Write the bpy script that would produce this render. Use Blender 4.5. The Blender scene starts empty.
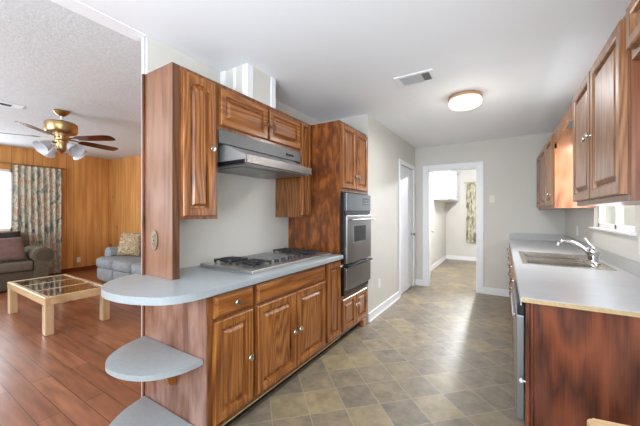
import bpy, bmesh, math, random
from mathutils import Vector, Matrix
from math import pi, sin, cos, radians
random.seed(4)
S = bpy.context.scene
C = S.collection

# ------------------------------------------------------------------ camera, world, lights, exposure
cam = bpy.data.cameras.new('camera'); cam.lens = 294.6 * 36 / 640; cam.sensor_width = 36
cam.clip_start = 0.02
co = bpy.data.objects.new('camera', cam); C.objects.link(co)
co.location = (0, 0, 1.325); co.rotation_euler = (pi / 2, 0, radians(32.03)); S.camera = co
S.view_settings.view_transform = 'Standard'; S.view_settings.look = 'None'
S.view_settings.exposure = 0.12; S.view_settings.gamma = 1; S.view_settings.use_curve_mapping = False
W = bpy.data.worlds.new('world'); S.world = W; W.use_nodes = True
W.node_tree.nodes['Background'].inputs[0].default_value = (0.93, 0.97, 1.0, 1)
W.node_tree.nodes['Background'].inputs[1].default_value = 2.2

def area(name, loc, rot, sx, sy, power, col=(1, 1, 1)):
    l = bpy.data.lights.new(name, 'AREA'); l.shape = 'RECTANGLE'; l.size = sx; l.size_y = sy
    l.energy = power; l.color = col
    o = bpy.data.objects.new(name, l); C.objects.link(o); o.location = loc; o.rotation_euler = rot
    return o
def point(name, loc, power, r, col=(1, 1, 1)):
    l = bpy.data.lights.new(name, 'POINT'); l.energy = power; l.color = col; l.shadow_soft_size = r
    o = bpy.data.objects.new(name, l); C.objects.link(o); o.location = loc
    return o
# fill added at invented rear openings; daylight at living room, sink and laundry windows
K = (0.86, 0.98, 1.10)
area('rear_fill', (-0.75, -2.45, 1.45), (radians(96), 0, 0), 2.2, 1.6, 30, K)
area('rear_fill_living', (-5.0, -2.45, 1.45), (radians(98), 0, 0), 3.2, 1.7, 90, K)
area('window_daylight_living', (-8.1, 0.3, 1.6), (0, radians(-95), 0), 1.2, 2.4, 60, K)
area('window_daylight_sink', (0.70, 3.38, 1.60), (0, radians(90), 0), 0.75, 1.0, 7, K)
area('window_daylight_laundry', (0.4, 9.0, 1.4), (radians(-90), 0, 0), 1.1, 1.2, 7, K)
# added fill lights behind the camera, aimed up to brighten ceiling and walls
area('ceiling_fill_kitchen', (-0.3, -0.9, 1.45), (radians(136), 0, 0), 1.6, 1.0, 70, K)
area('ceiling_fill_living', (-4.5, -1.0, 1.6), (radians(180 - 10), 0, 0), 2.0, 1.5, 28, K)

# ------------------------------------------------------------------ materials
def lin(c):
    return tuple(((v / 255) / 12.92 if v / 255 <= 0.04045 else ((v / 255 + 0.055) / 1.055) ** 2.4) for v in c) + (1,)
def mat(name, col, rough=0.5, metal=0.0, coat=0.0, bump=0.0, bscale=200, noise=0.0, nscale=8, spec=None):
    m = bpy.data.materials.new(name); m.use_nodes = True; nt = m.node_tree; N = nt.nodes; L = nt.links
    b = N['Principled BSDF']; b.inputs['Base Color'].default_value = lin(col)
    b.inputs['Roughness'].default_value = rough; b.inputs['Metallic'].default_value = metal
    b.inputs['Coat Weight'].default_value = coat; b.inputs['Coat Roughness'].default_value = 0.15
    if spec is not None: b.inputs['Specular IOR Level'].default_value = spec
    g = N.new('ShaderNodeNewGeometry')
    if noise:
        n = N.new('ShaderNodeTexNoise'); n.inputs['Scale'].default_value = nscale; n.inputs['Detail'].default_value = 5
        L.new(g.outputs['Position'], n.inputs['Vector'])
        r = N.new('ShaderNodeValToRGB'); r.color_ramp.elements[0].position = 0.3; r.color_ramp.elements[1].position = 0.7
        r.color_ramp.elements[0].color = lin([max(0, v * (1 - noise)) for v in col])
        r.color_ramp.elements[1].color = lin([min(255, v * (1 + noise)) for v in col])
        L.new(n.outputs['Fac'], r.inputs['Fac']); L.new(r.outputs['Color'], b.inputs['Base Color'])
    if bump:
        n = N.new('ShaderNodeTexNoise'); n.inputs['Scale'].default_value = bscale; n.inputs['Detail'].default_value = 3
        L.new(g.outputs['Position'], n.inputs['Vector'])
        q = N.new('ShaderNodeBump'); q.inputs['Strength'].default_value = bump; q.inputs['Distance'].default_value = 0.004
        L.new(n.outputs['Fac'], q.inputs['Height']); L.new(q.outputs['Normal'], b.inputs['Normal'])
    return m
def emis(name, col, s):
    m = bpy.data.materials.new(name); m.use_nodes = True; b = m.node_tree.nodes['Principled BSDF']
    b.inputs['Base Color'].default_value = lin(col); b.inputs['Emission Color'].default_value = lin(col)
    b.inputs['Emission Strength'].default_value = s; b.inputs['Roughness'].default_value = 0.3
    return m
def math_node(N, L, op, a, b=None):
    n = N.new('ShaderNodeMath'); n.operation = op
    for i, v in enumerate((a, b)):
        if v is None: continue
        if isinstance(v, (int, float)): n.inputs[i].default_value = v
        else: L.new(v, n.inputs[i])
    return n.outputs[0]
def wood(name, light, mid, dark, axis='Z', freq=1.0, rough=0.32, coat=0.25, rings=9, streak=0.45, blotch=None, stretch=0.1):
    m = bpy.data.materials.new(name); m.use_nodes = True; nt = m.node_tree; N = nt.nodes; L = nt.links
    b = N['Principled BSDF']; b.inputs['Roughness'].default_value = rough
    b.inputs['Coat Weight'].default_value = coat; b.inputs['Coat Roughness'].default_value = 0.18
    g = N.new('ShaderNodeNewGeometry')
    def mp(al):
        k = N.new('ShaderNodeMapping'); k.inputs['Scale'].default_value = tuple(al if a == axis else 1 for a in 'XYZ')
        L.new(g.outputs['Position'], k.inputs['Vector']); return k
    m1 = mp(stretch); n1 = N.new('ShaderNodeTexNoise'); n1.inputs['Scale'].default_value = 4.2 * freq; n1.inputs['Detail'].default_value = 2.5
    n1.inputs['Roughness'].default_value = 0.4
    L.new(m1.outputs[0], n1.inputs['Vector'])
    k = math_node(N, L, 'MULTIPLY', n1.outputs['Fac'], rings)
    k = math_node(N, L, 'PINGPONG', k, 0.5); k = math_node(N, L, 'MULTIPLY', k, 2.0)
    m2 = mp(0.03); n2 = N.new('ShaderNodeTexNoise'); n2.inputs['Scale'].default_value = 140 * freq; n2.inputs['Detail'].default_value = 4
    L.new(m2.outputs[0], n2.inputs['Vector'])
    mx = N.new('ShaderNodeMix'); mx.inputs[0].default_value = streak
    L.new(k, mx.inputs[2]); L.new(n2.outputs['Fac'], mx.inputs[3])
    r = N.new('ShaderNodeValToRGB'); e = r.color_ramp.elements
    e[0].position = 0.22; e[0].color = lin(dark); e[1].position = 0.72; e[1].color = lin(light)
    x = e.new(0.45); x.color = lin(mid)
    L.new(mx.outputs[0], r.inputs['Fac'])
    out = r.outputs['Color']
    if blotch:
        n3 = N.new('ShaderNodeTexNoise'); n3.inputs['Scale'].default_value = blotch[1]; n3.inputs['Detail'].default_value = 6
        m3 = mp(0.35); L.new(m3.outputs[0], n3.inputs['Vector'])
        r3 = N.new('ShaderNodeValToRGB'); r3.color_ramp.elements[0].position = 0.4; r3.color_ramp.elements[1].position = 0.62
        L.new(n3.outputs['Fac'], r3.inputs['Fac'])
        mm = N.new('ShaderNodeMix'); mm.data_type = 'RGBA'; mm.inputs[7].default_value = lin(blotch[0])
        f = math_node(N, L, 'MULTIPLY', r3.outputs['Color'], blotch[2])
        L.new(f, mm.inputs[0]); L.new(out, mm.inputs[6]); out = mm.outputs[2]
    L.new(out, b.inputs['Base Color'])
    q = N.new('ShaderNodeBump'); q.inputs['Strength'].default_value = 0.15; q.inputs['Distance'].default_value = 0.002
    L.new(n2.outputs['Fac'], q.inputs['Height']); L.new(q.outputs['Normal'], b.inputs['Normal'])
    return m

OL, OM, OD = (176, 114, 56), (144, 84, 35), (88, 49, 20)
oak = wood('oak_vertical', OL, OM, OD, 'Z', rings=20, streak=0.62)
oak_h = wood('oak_horizontal', OL, OM, OD, 'Y', rings=13, streak=0.7)
shaded_oak = wood('shaded_oak_edge', (112, 70, 42), (92, 54, 32), (66, 38, 22), 'Z', rings=16, streak=0.65)  # oak darkened to put the shade of the column side into its colour
oak_box = wood('oak_case', (148, 94, 48), (120, 71, 32), (78, 43, 20), 'Z', rings=22, streak=0.65)
veneer = wood('glossy_veneer_glare', (146, 102, 80), (120, 78, 58), (84, 50, 36), 'Z', rings=6, rough=0.25, coat=0.5, streak=0.75, blotch=((196, 156, 140), 8, 0.6), stretch=0.2)  # pinkish tone and pale blotches paint cloudy reflections into the veneer
veneer_up = wood('column_veneer_glare', (134, 92, 62), (116, 75, 47), (88, 53, 32), 'Z', rings=9, rough=0.32, coat=0.25, streak=0.65, blotch=((160, 116, 94), 7, 0.5))  # lighter blotches are painted highlights on the column face
tower_wood = wood('mottled_veneer', (168, 100, 44), (136, 74, 29), (84, 43, 16), 'Z', rings=5, freq=2.2, streak=0.72, blotch=((84, 42, 18), 15, 0.85), stretch=0.4)
red_wood = wood('red_brown_veneer', (126, 64, 36), (94, 43, 23), (54, 22, 13), 'Z', rings=7, rough=0.3, coat=0.3, streak=0.5, blotch=((128, 78, 58), 8, 0.4), freq=1.3, stretch=0.16)
RL, RM, RD = (160, 114, 74), (136, 90, 54), (90, 52, 28)
roak = wood('right_oak', RL, RM, RD, 'Z', rough=0.4, coat=0.15, rings=14, streak=0.7)
roak_box = wood('right_oak_case', (150, 100, 62), (124, 78, 46), (84, 48, 26), 'Z', rough=0.35, coat=0.2, rings=14, streak=0.7)
lit_side_oak = wood('lit_oak_side', (190, 134, 96), (170, 112, 74), (136, 82, 52), 'Z', rings=3, freq=1.6, streak=0.5, rough=0.26, coat=0.5, stretch=0.4)  # oak made paler and pinker, sink lamp glare put into the colour
maple = wood('maple', (222, 190, 148), (208, 174, 130), (186, 148, 104), 'Z', rings=3, streak=0.6, rough=0.3)
maple_x = wood('maple_lengthwise', (222, 190, 148), (208, 174, 130), (186, 148, 104), 'X', rings=3, streak=0.6, rough=0.3)
blade_wood = wood('fan_blade_wood', (104, 44, 26), (84, 34, 20), (56, 22, 14), 'Y', rings=3, rough=0.22, coat=0.5)
wall_m = mat('painted_wall', (211, 207, 199), 0.6, noise=0.012, nscale=1.2)
white = mat('white_trim', (238, 238, 240), 0.35)
door_white = mat('white_door_paint', (230, 232, 236), 0.5)
ceil_m = mat('smooth_ceiling', (243, 244, 247), 0.7)
pop_m = mat('popcorn_ceiling', (214, 217, 218), 0.9, bump=0.45, bscale=75, noise=0.04, nscale=45)
lam = mat('grey_laminate', (166, 173, 176), 0.3, noise=0.03, nscale=60)
lam_w = mat('white_grey_laminate', (192, 193, 195), 0.33, noise=0.03, nscale=5)
splash_m = mat('backsplash_laminate', (176, 175, 172), 0.3, noise=0.02, nscale=40)
tan_m = mat('raw_particleboard', (184, 158, 116), 0.7, noise=0.06, nscale=90)
steel = mat('stainless_steel', (176, 174, 172), 0.26, 1.0, noise=0.02, nscale=30)
panel_grey = mat('oven_panel_grey', (104, 109, 113), 0.3, 0.3)
steel_d = mat('brushed_dark_steel', (150, 150, 152), 0.38, 0.9)
oven_steel = mat('oven_steel', (150, 148, 146), 0.32, 1.0)
cook_steel = mat('cooktop_steel', (196, 194, 188), 0.3, 0.9)
cook_plate = mat('cooktop_griddle_grey', (152, 154, 156), 0.45, 0.5)
hood_side = mat('hood_satin_steel', (186, 186, 186), 0.42, 0.55)
hood_grey = mat('hood_mesh_grey', (112, 112, 112), 0.45, 0.6)
sinkm = mat('sink_steel', (206, 198, 186), 0.22, 0.95)
chrome = mat('chrome', (225, 225, 228), 0.08, 1.0)
nickel = mat('satin_nickel', (205, 198, 188), 0.22, 1.0)
black = mat('black_enamel', (22, 22, 24), 0.35)
iron = mat('cast_iron', (34, 34, 36), 0.6)
darkgl = mat('oven_glass', (58, 60, 64), 0.08, 0.3)
brass = mat('antique_brass', (176, 146, 104), 0.3, 1.0)
knob_dark = mat('dark_bronze_knob', (104, 84, 66), 0.3, 0.8)
pewter = mat('aged_pewter', (150, 136, 116), 0.35, 0.85)
plast = mat('ivory_plastic', (226, 222, 208), 0.4)
plast_w = mat('white_plastic', (240, 240, 238), 0.35)
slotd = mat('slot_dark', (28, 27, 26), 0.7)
grey_up = mat('grey_blue_upholstery', (138, 140, 140), 0.85, bump=0.4, bscale=400, noise=0.08, nscale=22)
taupe = mat('taupe_upholstery', (98, 86, 70), 0.85, bump=0.4, bscale=400, noise=0.1, nscale=20)
seat_m = mat('taupe_seat_fabric', (106, 94, 82), 0.8, bump=0.3, bscale=400, noise=0.06, nscale=22)
mauve = mat('mauve_satin', (118, 94, 88), 0.4, noise=0.08, nscale=12)
darkf = mat('dark_brown_fabric', (44, 36, 34), 0.8, noise=0.2, nscale=30)
gold_f = mat('gold_damask', (152, 130, 98), 0.7, noise=0.35, nscale=32)
rug_dark = mat('dark_skirt_fabric', (84, 72, 58), 0.9)
grass = mat('lawn', (120, 140, 80), 0.9, noise=0.2, nscale=6)
fence_m = mat('weathered_fence', (196, 188, 170), 0.8, noise=0.08, nscale=12)
leaf = mat('leaves', (128, 150, 84), 0.7, noise=0.3, nscale=14)

def glass_mat(name, fac=0.08, tint=(1, 1, 1), rough=0.02):
    m = bpy.data.materials.new(name); m.use_nodes = True; nt = m.node_tree; N = nt.nodes; L = nt.links
    N.remove(N['Principled BSDF']); t = N.new('ShaderNodeBsdfTransparent'); t.inputs[0].default_value = tint + (1,)
    g = N.new('ShaderNodeBsdfGlossy'); g.inputs['Roughness'].default_value = rough
    x = N.new('ShaderNodeMixShader'); x.inputs[0].default_value = fac
    L.new(t.outputs[0], x.inputs[1]); L.new(g.outputs[0], x.inputs[2]); L.new(x.outputs[0], N['Material Output'].inputs[0])
    return m
glass = glass_mat('window_glass')
tglass = glass_mat('table_glass', 0.55, (0.86, 0.9, 0.9))
shade_gl = mat('frosted_tulip_glass', (236, 238, 242), 0.25); shade_gl.node_tree.nodes['Principled BSDF'].inputs['Transmission Weight'].default_value = 0.35
shade_gl.node_tree.nodes['Principled BSDF'].inputs['Roughness'].default_value = 0.3

def vinyl():
    m = bpy.data.materials.new('vinyl_tiles'); m.use_nodes = True; nt = m.node_tree; N = nt.nodes; L = nt.links
    b = N['Principled BSDF']; g = N.new('ShaderNodeNewGeometry')
    sp = N.new('ShaderNodeSeparateXYZ'); L.new(g.outputs['Position'], sp.inputs[0])
    M = lambda op, a, c=None: math_node(N, L, op, a, c)
    T = 0.246; r2 = math.sqrt(2)
    q = M('DIVIDE', M('SUBTRACT', M('DIVIDE', M('ADD', sp.outputs[0], sp.outputs[1]), r2), 0.124), T)
    p = M('DIVIDE', M('SUBTRACT', M('DIVIDE', M('SUBTRACT', sp.outputs[1], sp.outputs[0]), r2), 1.902), T)
    cx = N.new('ShaderNodeCombineXYZ'); L.new(M('FLOOR', q), cx.inputs[0]); L.new(M('FLOOR', p), cx.inputs[1])
    wn = N.new('ShaderNodeTexWhiteNoise'); wn.noise_dimensions = '2D'; L.new(cx.outputs[0], wn.inputs['Vector'])
    r = N.new('ShaderNodeValToRGB'); e = r.color_ramp.elements
    e[0].position = 0; e[0].color = lin((124, 114, 100)); e[1].position = 1; e[1].color = lin((152, 137, 108))
    x = e.new(0.45); x.color = lin((129, 118, 102)); x = e.new(0.75); x.color = lin((139, 126, 103))
    L.new(wn.outputs['Value'], r.inputs['Fac'])
    n = N.new('ShaderNodeTexNoise'); n.inputs['Scale'].default_value = 9; n.inputs['Detail'].default_value = 8; n.inputs['Roughness'].default_value = 0.65
    off = N.new('ShaderNodeVectorMath'); off.operation = 'MULTIPLY_ADD'; off.inputs[1].default_value = (3.7, 5.1, 1); L.new(cx.outputs[0], off.inputs[0]); L.new(g.outputs['Position'], off.inputs[2])
    L.new(off.outputs[0], n.inputs['Vector'])
    r2_ = N.new('ShaderNodeValToRGB'); r2_.color_ramp.elements[0].position = 0.3; r2_.color_ramp.elements[1].position = 0.7
    r2_.color_ramp.elements[0].color = (0.62, 0.61, 0.6, 1); r2_.color_ramp.elements[1].color = (1.3, 1.27, 1.2, 1)
    L.new(n.outputs['Fac'], r2_.inputs['Fac'])
    mu = N.new('ShaderNodeMix'); mu.data_type = 'RGBA'; mu.blend_type = 'MULTIPLY'; mu.inputs[0].default_value = 1
    L.new(r.outputs['Color'], mu.inputs[6]); L.new(r2_.outputs['Color'], mu.inputs[7])
    def edge(v):
        f = M('FRACT', v); return M('MINIMUM', f, M('SUBTRACT', 1.0, f))
    ed = M('MINIMUM', edge(q), edge(p)); gr = M('LESS_THAN', ed, 0.009)
    gm = N.new('ShaderNodeMix'); gm.data_type = 'RGBA'; gm.inputs[7].default_value = lin((186, 176, 156))
    L.new(M('MULTIPLY', gr, 0.5), gm.inputs[0]); L.new(mu.outputs[2], gm.inputs[6]); L.new(gm.outputs[2], b.inputs['Base Color'])
    b.inputs['Roughness'].default_value = 0.4
    bp = N.new('ShaderNodeBump'); bp.inputs['Strength'].default_value = 0.25; bp.inputs['Distance'].default_value = 0.002
    L.new(n.outputs['Fac'], bp.inputs['Height']); L.new(bp.outputs[0], b.inputs['Normal'])
    return m
def planks():
    m = bpy.data.materials.new('wood_planks'); m.use_nodes = True; nt = m.node_tree; N = nt.nodes; L = nt.links
    b = N['Principled BSDF']; g = N.new('ShaderNodeNewGeometry')
    bt = N.new('ShaderNodeTexBrick'); L.new(g.outputs['Position'], bt.inputs['Vector']); bt.inputs['Scale'].default_value = 1
    bt.inputs['Brick Width'].default_value = 1.25; bt.inputs['Row Height'].default_value = 0.125; bt.inputs['Mortar Size'].default_value = 0.0022
    bt.inputs['Mortar Smooth'].default_value = 0.2
    bt.inputs['Color1'].default_value = lin((170, 112, 80)); bt.inputs['Color2'].default_value = lin((146, 90, 62)); bt.inputs['Mortar'].default_value = lin((74, 42, 30))
    k = N.new('ShaderNodeMapping'); k.inputs['Scale'].default_value = (0.12, 1, 1); L.new(g.outputs['Position'], k.inputs['Vector'])
    n = N.new('ShaderNodeTexNoise'); n.inputs['Scale'].default_value = 22; n.inputs['Detail'].default_value = 6; L.new(k.outputs[0], n.inputs['Vector'])
    r = N.new('ShaderNodeValToRGB'); r.color_ramp.elements[0].position = 0.3; r.color_ramp.elements[1].position = 0.7
    r.color_ramp.elements[0].color = (0.66, 0.64, 0.62, 1); r.color_ramp.elements[1].color = (1.15, 1.15, 1.15, 1); L.new(n.outputs['Fac'], r.inputs['Fac'])
    mu = N.new('ShaderNodeMix'); mu.data_type = 'RGBA'; mu.blend_type = 'MULTIPLY'; mu.inputs[0].default_value = 1
    L.new(bt.outputs['Color'], mu.inputs[6]); L.new(r.outputs['Color'], mu.inputs[7]); L.new(mu.outputs[2], b.inputs['Base Color'])
    b.inputs['Roughness'].default_value = 0.3
    return m
def panelling():
    m = bpy.data.materials.new('knotty_panelling'); m.use_nodes = True; nt = m.node_tree; N = nt.nodes; L = nt.links
    b = N['Principled BSDF']; g = N.new('ShaderNodeNewGeometry'); M = lambda op, a, c=None: math_node(N, L, op, a, c)
    sp = N.new('ShaderNodeSeparateXYZ'); L.new(g.outputs['Position'], sp.inputs[0])
    h = M('ADD', sp.outputs[0], sp.outputs[1])
    f = M('MULTIPLY', M('FRACT', M('DIVIDE', h, 1.22)), 1.22)
    gsum = None
    for pos in (0.02, 0.17, 0.42, 0.55, 0.78, 1.0, 1.1):
        l = M('LESS_THAN', M('ABSOLUTE', M('SUBTRACT', f, pos)), 0.005); gsum = l if gsum is None else M('ADD', gsum, l)
    k = N.new('ShaderNodeMapping'); k.inputs['Scale'].default_value = (1, 1, 0.1); L.new(g.outputs['Position'], k.inputs['Vector'])
    n = N.new('ShaderNodeTexNoise'); n.inputs['Scale'].default_value = 9; n.inputs['Detail'].default_value = 5; L.new(k.outputs[0], n.inputs['Vector'])
    r = N.new('ShaderNodeValToRGB'); e = r.color_ramp.elements; e[0].position = 0.3; e[1].position = 0.72
    e[0].color = lin((190, 124, 60)); e[1].color = lin((228, 168, 100)); L.new(n.outputs['Fac'], r.inputs['Fac'])
    v = N.new('ShaderNodeTexVoronoi'); v.inputs['Scale'].default_value = 2.2
    k2 = N.new('ShaderNodeMapping'); k2.inputs['Scale'].default_value = (1, 1, 0.6); L.new(g.outputs['Position'], k2.inputs['Vector']); L.new(k2.outputs[0], v.inputs['Vector'])
    kn = M('LESS_THAN', v.outputs['Distance'], 0.06)
    a = N.new('ShaderNodeMix'); a.data_type = 'RGBA'; a.inputs[7].default_value = lin((120, 70, 34)); L.new(M('MULTIPLY', kn, 0.7), a.inputs[0]); L.new(r.outputs['Color'], a.inputs[6])
    c = N.new('ShaderNodeMix'); c.data_type = 'RGBA'; c.inputs[7].default_value = lin((96, 54, 24)); L.new(M('MULTIPLY', gsum, 0.5), c.inputs[0]); L.new(a.outputs[2], c.inputs[6])
    L.new(c.outputs[2], b.inputs['Base Color']); b.inputs['Roughness'].default_value = 0.4
    return m
def curtain_mat(name, cols):
    m = bpy.data.materials.new(name); m.use_nodes = True; nt = m.node_tree; N = nt.nodes; L = nt.links
    b = N['Principled BSDF']; g = N.new('ShaderNodeNewGeometry')
    k = N.new('ShaderNodeMapping'); k.inputs['Scale'].default_value = (1, 1, 0.6); L.new(g.outputs['Position'], k.inputs['Vector'])
    n = N.new('ShaderNodeTexNoise'); n.inputs['Scale'].default_value = 9; n.inputs['Detail'].default_value = 3; n.inputs['Distortion'].default_value = 0.6
    L.new(k.outputs[0], n.inputs['Vector'])
    r = N.new('ShaderNodeValToRGB'); e = r.color_ramp.elements; e[0].position = 0.3; e[0].color = lin(cols[0]); e[1].position = 0.7; e[1].color = lin(cols[-1])
    for i, c in enumerate(cols[1:-1]): x = e.new(0.3 + 0.4 * (i + 1) / (len(cols) - 1)); x.color = lin(c)
    L.new(n.outputs['Fac'], r.inputs['Fac']); L.new(r.outputs['Color'], b.inputs['Base Color']); b.inputs['Roughness'].default_value = 0.8
    return m
vinyl_m = vinyl(); plank_m = planks(); panel_m = panelling()
curt_m = curtain_mat('floral_curtain_fabric', [(104, 112, 106), (160, 162, 148), (214, 208, 190), (184, 148, 118), (226, 224, 212)])
curt2_m = curtain_mat('leafy_curtain_fabric', [(112, 108, 80), (160, 154, 124), (206, 200, 178), (222, 218, 200)])

# ------------------------------------------------------------------ mesh helpers
class MB:
    def __init__(s): s.bm = bmesh.new(); s.mi = 0
    def _tag(s, before):
        for f in s.bm.faces:
            if f not in before: f.material_index = s.mi
    def box(s, x0, x1, y0, y1, z0, z1, bev=0.0, seg=2):
        t = bmesh.new(); bmesh.ops.create_cube(t, size=1)
        bmesh.ops.scale(t, vec=(x1 - x0, y1 - y0, z1 - z0), verts=t.verts)
        bmesh.ops.translate(t, vec=((x0 + x1) / 2, (y0 + y1) / 2, (z0 + z1) / 2), verts=t.verts)
        if bev: bmesh.ops.bevel(t, geom=t.edges[:], offset=bev, segments=seg, affect='EDGES', profile=0.5)
        s.merge(t); return s
    def merge(s, t, M=None):
        if M is not None: t.transform(M)
        vm = {v: s.bm.verts.new(v.co) for v in t.verts}
        for f in t.faces:
            try: nf = s.bm.faces.new([vm[v] for v in f.verts]); nf.material_index = s.mi
            except ValueError: pass
        t.free()
    def prism(s, pts, f0, f1, bev=0):
        # pts: 2D list; f0, f1 map a 2D point to 3D at either end
        t = bmesh.new(); a = [t.verts.new(f0(p)) for p in pts]; b = [t.verts.new(f1(p)) for p in pts]; n = len(pts)
        t.faces.new(a[::-1]); t.faces.new(b)
        for i in range(n): t.faces.new((a[i], a[(i + 1) % n], b[(i + 1) % n], b[i]))
        if bev: bmesh.ops.bevel(t, geom=t.edges[:], offset=bev, segments=2, affect='EDGES', profile=0.5)
        s.merge(t); return s
    def lathe(s, prof, loc=(0, 0, 0), axis=(0, 0, 1), n=24, cap=True):
        t = bmesh.new(); rings = []
        for r, z in prof: rings.append([t.verts.new((max(r, 1e-4) * cos(2 * pi * i / n), max(r, 1e-4) * sin(2 * pi * i / n), z)) for i in range(n)])
        for a, b in zip(rings, rings[1:]):
            for i in range(n): t.faces.new((a[i], a[(i + 1) % n], b[(i + 1) % n], b[i]))
        if cap: t.faces.new(rings[0][::-1]); t.faces.new(rings[-1])
        q = Vector((0, 0, 1)).rotation_difference(Vector(axis).normalized()).to_matrix().to_4x4()
        s.merge(t, Matrix.Translation(loc) @ q); return s
    def cyl(s, p0, p1, r, n=16, r1=None):
        p0, p1 = Vector(p0), Vector(p1); return s.lathe([(r, 0), (r if r1 is None else r1, (p1 - p0).length)], p0, p1 - p0, n)
    def tube(s, pts, rad, n=12, closed=False):
        pts = [Vector(p) for p in pts]; t = bmesh.new(); rings = []; up = Vector((0, 0, 1)); m = len(pts); prev = None
        for i, p in enumerate(pts):
            d = (pts[(i + 1) % m] - pts[i - 1]) if closed else (pts[min(i + 1, m - 1)] - pts[max(i - 1, 0)])
            d.normalize()
            if prev is None: a = d.cross(up if abs(d.z) < 0.9 else Vector((1, 0, 0))).normalized()
            else: a = (prev - d * prev.dot(d)).normalized()
            prev = a; b = d.cross(a); r = rad[i] if isinstance(rad, (list, tuple)) else rad
            rings.append([t.verts.new(p + a * r * cos(2 * pi * k / n) + b * r * sin(2 * pi * k / n)) for k in range(n)])
        for i in range(m if closed else m - 1):
            A, B = rings[i], rings[(i + 1) % m]
            for k in range(n): t.faces.new((A[k], A[(k + 1) % n], B[(k + 1) % n], B[k]))
        if not closed: t.faces.new(rings[0][::-1]); t.faces.new(rings[-1])
        s.merge(t); return s
    def sup(s, c, r, e=0.5, n=20, m=12, M=None):
        # superellipsoid cushion
        sg = lambda v, p: math.copysign(abs(v) ** p, v); t = bmesh.new(); rows = []
        for j in range(1, m):
            ph = -pi / 2 + pi * j / m
            rows.append([t.verts.new((r[0] * sg(cos(ph), e) * sg(cos(th), e), r[1] * sg(cos(ph), e) * sg(sin(th), e), r[2] * sg(sin(ph), e))) for th in [2 * pi * i / n for i in range(n)]])
        b = t.verts.new((0, 0, -r[2])); u = t.verts.new((0, 0, r[2]))
        for A, B in zip(rows, rows[1:]):
            for i in range(n): t.faces.new((A[i], A[(i + 1) % n], B[(i + 1) % n], B[i]))
        for i in range(n): t.faces.new((rows[0][(i + 1) % n], rows[0][i], b)); t.faces.new((rows[-1][i], rows[-1][(i + 1) % n], u))
        s.merge(t, Matrix.Translation(c) @ (M or Matrix.Identity(4))); return s
    def pillow(s, w, h, th, M, n=14):
        t = bmesh.new(); g = {}
        for side in (1, -1):
            for i in range(n + 1):
                for j in range(n + 1):
                    a, b = 2 * i / n - 1, 2 * j / n - 1
                    k = ((1 - a ** 4) * (1 - b ** 4)) ** 0.5; edge = i in (0, n) or j in (0, n)
                    pin = 1 - 0.06 * (1 - abs(a * b)) * (max(abs(a), abs(b)) ** 6)
                    if edge and side == -1: g[side, i, j] = g[1, i, j]
                    else: g[side, i, j] = t.verts.new((a * w / 2 * pin, b * h / 2 * pin, side * (th / 2 * k)))
        for side in (1, -1):
            for i in range(n):
                for j in range(n):
                    q = [g[side, i, j], g[side, i + 1, j], g[side, i + 1, j + 1], g[side, i, j + 1]]
                    try: t.faces.new(q if side == 1 else q[::-1])
                    except ValueError: pass
        s.merge(t, M); return s

OFF = {}
def obj(name, mb, mats, parent=None, smooth=False, label=None):
    bm = mb.bm; bmesh.ops.remove_doubles(bm, verts=bm.verts, dist=1e-6); bmesh.ops.recalc_face_normals(bm, faces=bm.faces)
    me = bpy.data.meshes.new(name)
    if parent is not None: off = OFF[parent.name]
    else:
        lo = [min(v.co[i] for v in bm.verts) for i in range(3)]; hi = [max(v.co[i] for v in bm.verts) for i in range(3)]
        off = Vector(((lo[0] + hi[0]) / 2, (lo[1] + hi[1]) / 2, lo[2]))
    bmesh.ops.translate(bm, vec=-off, verts=bm.verts)
    if smooth:
        for f in bm.faces: f.smooth = True
        for e in bm.edges:
            if len(e.link_faces) == 2 and e.calc_face_angle() > radians(38): e.smooth = False
    bm.to_mesh(me); bm.free()
    for m in (mats if isinstance(mats, (list, tuple)) else [mats]): me.materials.append(m)
    o = bpy.data.objects.new(name, me); C.objects.link(o)
    if parent is not None: o.parent = parent
    else: o.location = off
    OFF[o.name] = off
    if label: o['label'] = label
    return o
def thing(name, label, cat, loc, group=None):
    o = bpy.data.objects.new(name, None); C.objects.link(o); o.location = loc; o.empty_display_size = 0.1
    o['label'] = label; o['category'] = cat
    if group: o['group'] = group
    OFF[o.name] = Vector(loc); return o
def tag(o, label, cat, group=None):
    o['label'] = label; o['category'] = cat
    if group: o['group'] = group
    return o
def struct(name, mb, m, smooth=False, parent=None):
    o = obj(name, mb, m, parent, smooth)
    if parent is None: o['kind'] = 'structure'
    return o

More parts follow.
